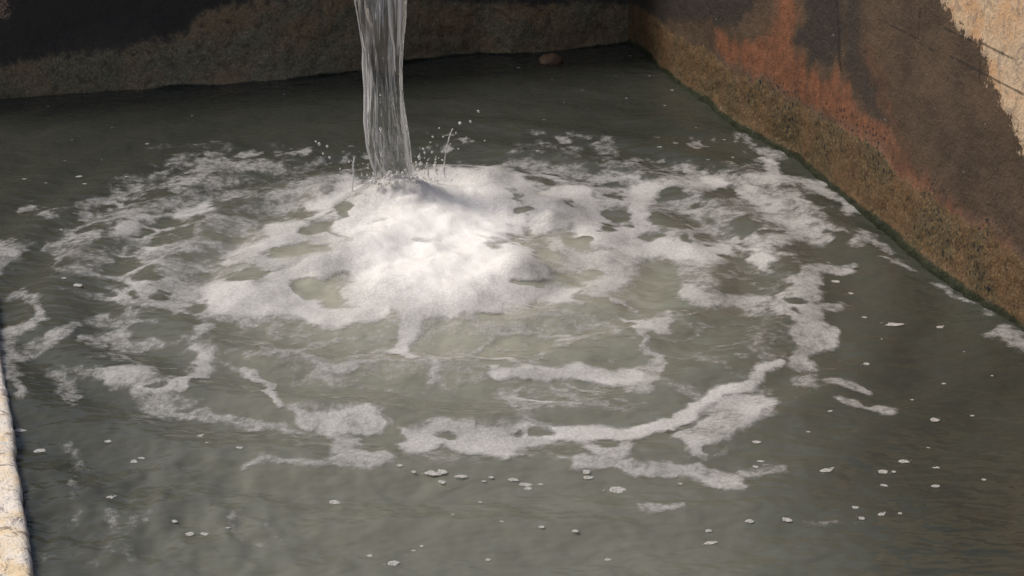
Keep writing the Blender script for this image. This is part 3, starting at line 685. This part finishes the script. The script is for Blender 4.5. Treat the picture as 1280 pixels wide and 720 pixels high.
for i, (x, y, k) in enumerate(DR):
    o = bpy.data.objects.new('splash_droplet', drop_meshes[i % 4]); sc.collection.objects.link(o)
    foot = 462 < x < 526 and y > 212
    o.location = at_dist(x, y, on_water(x, 236)[1] + rnd.uniform(-.08, .08)) if not foot else at_dist(x, y, YS - .075 - .03 * rnd.random()); o.scale = (k,) * 3; o.rotation_euler = (rnd.random(), rnd.random(), rnd.random() * 6)
    if foot:
        tag(o, 'tiny white splash droplet leaping at the foot of the falling water', 'droplet', 'droplets at the foot of the falling water'); continue
    side = x < 490
    tag(o, 'tiny splash droplet in the air %s the falling water' % ('left of' if side else 'right of'), 'droplet', 'droplets flying %s of the falling water' % ('left' if side else 'right'))

# ------------------------------------------------------------------ isolated floating foam clumps
M_cl = mat_clump()
def patch_mesh(seed):
    rr = random.Random(seed); bm = bmesh.new(); N = 36; K = 6; R0 = .026
    for piece in range(rr.choice((1, 2, 2, 3))):
        cx, cy = (0, 0) if piece == 0 else (rr.uniform(-.035, .035), rr.uniform(-.02, .02)); q = R0 * (1 if piece == 0 else rr.uniform(.2, .55))
        sx = rr.uniform(1.0, 1.7); rings = []
        for k in range(K + 1):
            f = k / K; ring = []
            for j in range(N):
                a = 2 * math.pi * j / N
                ro = float(.45 + .95 * fbm(np.array(math.cos(a) * 1.6 + seed), np.array(math.sin(a) * 1.6 + piece), 201, 4)) * q
                x, y = cx + math.cos(a) * ro * f * sx, cy + math.sin(a) * ro * f
                z = .0028 * (1 - f ** 2.2) * (.5 + float(vnoise(np.array(x * 160), np.array(y * 160), 203))) * min(1, q / R0 + .3)
                ring.append(bm.verts.new((x, y, z)))
            rings.append(ring)
        for k in range(K):
            for j in range(N):
                bm.faces.new((rings[k][j], rings[k + 1][j], rings[k + 1][(j + 1) % N], rings[k][(j + 1) % N]))
    bmesh.ops.remove_doubles(bm, verts=bm.verts, dist=1e-5)
    for _ in range(rr.randint(2, 7)):
        rk = rr.uniform(.0012, .0035); a = rr.uniform(0, 6.28); d = rr.uniform(.01, .05)
        res = bmesh.ops.create_icosphere(bm, subdivisions=1, radius=rk)
        for v in res['verts']: v.co.x += math.cos(a) * d * 1.3; v.co.y += math.sin(a) * d
    me = bpy.data.meshes.new('foam_clump'); bm.to_mesh(me); bm.free()
    for p in me.polygons: p.use_smooth = True
    me.materials.append(M_cl); return me
cl_meshes = [patch_mesh(40 + i) for i in range(14)]
CL = [(648,85,.8),(783,123,.5),(831,132,.6),(812,95,.4),(787,70,.5),(728,113,.4),(824,184,.7),(916,197,.5),(930,190,.4),(750,183,.8),(840,113,.5),(30,224,.5),(57,229,.45),(98,221,.9),(107,230,.6),(158,221,.5),
      (184,180,.6),(127,200,.35),(211,205,.6),(81,201,.3),(75,287,.7),(107,267,.6),(88,323,.4),(80,348,.7),(96,357,1.0),(1117,406,1.2),(1063,367,.6),(1080,397,.6),(1044,352,1.0),(1175,409,.7),(1083,455,.7),(1102,424,.3),
      (1168,525,.8),(1130,577,.9),(1103,590,1.0),(1117,590,.6),(1105,607,.6),(1170,608,.7),(1172,585,.4),(1168,585,.3),(945,553,.7),(950,577,.5),(945,584,.5),(1033,588,.9),(772,612,1.2),(733,590,.7),(735,597,.7),
      (642,600,.9),(656,606,.9),(660,611,.7),(614,597,.5),(605,602,.35),(676,606,.35),(540,592,.9),(552,590,1.0),(575,596,.8),(553,603,.7),(561,610,.5),(500,582,.6),(517,590,.6),(418,628,.9),(332,608,.6),(258,555,.8),
      (135,552,.8),(168,577,.9),(178,573,.7),(50,564,.7),(25,538,.8),(217,652,.6),(236,668,.8),(256,668,.7),(138,622,.6),(492,704,.8),(527,683,.4),(517,688,.35),(567,644,.4),(627,652,.35),(677,659,.6),(719,664,.5),
      (730,646,.5),(886,664,.5),(887,679,.7),(983,650,.8),(936,652,.7),(1070,635,.6),(1102,643,.6),(1125,642,.4),(1077,648,.6),(1037,514,.5),(1050,499,.6),(1215,520,.5),(1240,470,.4),(1205,440,.3),(1230,600,.4),
      (1180,480,.35),(1160,560,.3),(600,628,.3),(850,605,.35),(300,560,.5),(250,545,.5),(285,660,.4),(462,695,.5),(610,700,.4),(760,700,.4),(1010,540,.35),(1140,500,.35),(90,175,.3),(140,160,.3),(240,145,.3),(355,100,.4),
      (33,128,.3),(60,133,.35),(355,118,.3),(770,95,.35),(690,100,.3),(870,160,.4),(905,175,.4),(885,200,.4),(600,165,.4),(680,150,.3),(655,172,.4),(740,150,.3),(705,128,.3)]
def region(x, y):
    if y < 215: return 'tiny pale foam fleck on the dark water near the back wall'
    if x < 330 and y < 420: return 'small foam fleck floating left of the foam ring'
    if x > 1000 and y < 500: return 'small foam clump floating on open water beside the rusty right wall'
    if x < 430: return 'small foam clump floating on rippled water near the left ledge'
    if x > 900: return 'small foam clump floating on open water in the right foreground'
    return 'small bubbly foam clump floating in front of the foam ring'
for i, (x, y, k) in enumerate(CL):
    o = bpy.data.objects.new('foam_clump', cl_meshes[i % 14]); sc.collection.objects.link(o)
    p = on_water(x, y); z = float(waves(np.array([p[0]]), np.array([p[1]]))[0] + mound(np.array([p[0]]), np.array([p[1]]))[0])
    p = on_water(x, y, z); o.location = (p[0], p[1], z + .001); k *= .33 + (y / 720) * .12
    o.scale = (k * rnd.uniform(.8, 1.3), k * rnd.uniform(.8, 1.3), k * .45); o.rotation_euler = (0, 0, rnd.random() * .8 - .4)
    L = region(x, y); tag(o, L, 'foam clump', L.replace('tiny pale', 'pale').replace('small ', '') + 's'[:0])
    o['group'] = {'tiny': 'foam flecks near the back wall'}.get(L.split()[0], L.replace('small ', '').replace('fleck', 'flecks').replace('clump', 'clumps'))

# ------------------------------------------------------------------ stone at the back wall
def stone():
    bm = bmesh.new(); bmesh.ops.create_icosphere(bm, subdivisions=4, radius=1)
    for v in bm.verts:
        c = v.co; n = 1 + .10 * math.sin(3 * c.x + 1) * math.cos(2.3 * c.y) + .05 * math.sin(7 * c.x) * math.sin(6 * c.z + 2)
        c *= n; c.x *= .052; c.y *= .04; c.z *= .026
    me = bpy.data.meshes.new('stone'); bm.to_mesh(me); bm.free()
    for p in me.polygons: p.use_smooth = True
    me.materials.append(mat_stone()); o = bpy.data.objects.new('stone', me); sc.collection.objects.link(o)
    p = on_water(688, 78); o.location = (p[0], p[1], .006); o.rotation_euler = (.1, .05, .25)
    tag(o, 'rounded orange brown stone half sunk in dark water by the back wall', 'stone')
stone()

# ------------------------------------------------------------------ ground outside the tank
def ground():
    # one sheet with a hole for the tank: rings of a large square around the tank outline
    out = 120.0
    c0 = CORN + E1 * .13 - E2 * .13; c1 = CORN - E1 * (WID + .17) - E2 * .13
    c2 = c1 + E2 * (LEN + 3.0); c3 = c0 + E2 * (LEN + 3.0)
    V = []
    zin = [.80, .01, .01, .80]
    ctr = (c0 + c1 + c2 + c3) / 4
    for c, z in zip((c0, c1, c2, c3), zin): V.append((c[0], c[1], z))
    for c, z in zip((c0, c1, c2, c3), zin):
        d = (c - ctr); d = d / np.linalg.norm(d) * 3 + c; V.append((d[0], d[1], z))
    for c, z in zip((c0, c1, c2, c3), zin):
        d = (c - ctr); d = d / np.linalg.norm(d) * out + c; V.append((d[0], d[1], z))
    F = []
    for k in (0, 4):
        for i in range(4):
            j = (i + 1) % 4; F.append((k + i, k + j, k + 4 + j, k + 4 + i))
    o = mesh_obj('ground', V, [f[::-1] for f in F], mat_ground(), smooth=False); tag(o, kind='structure')
ground()
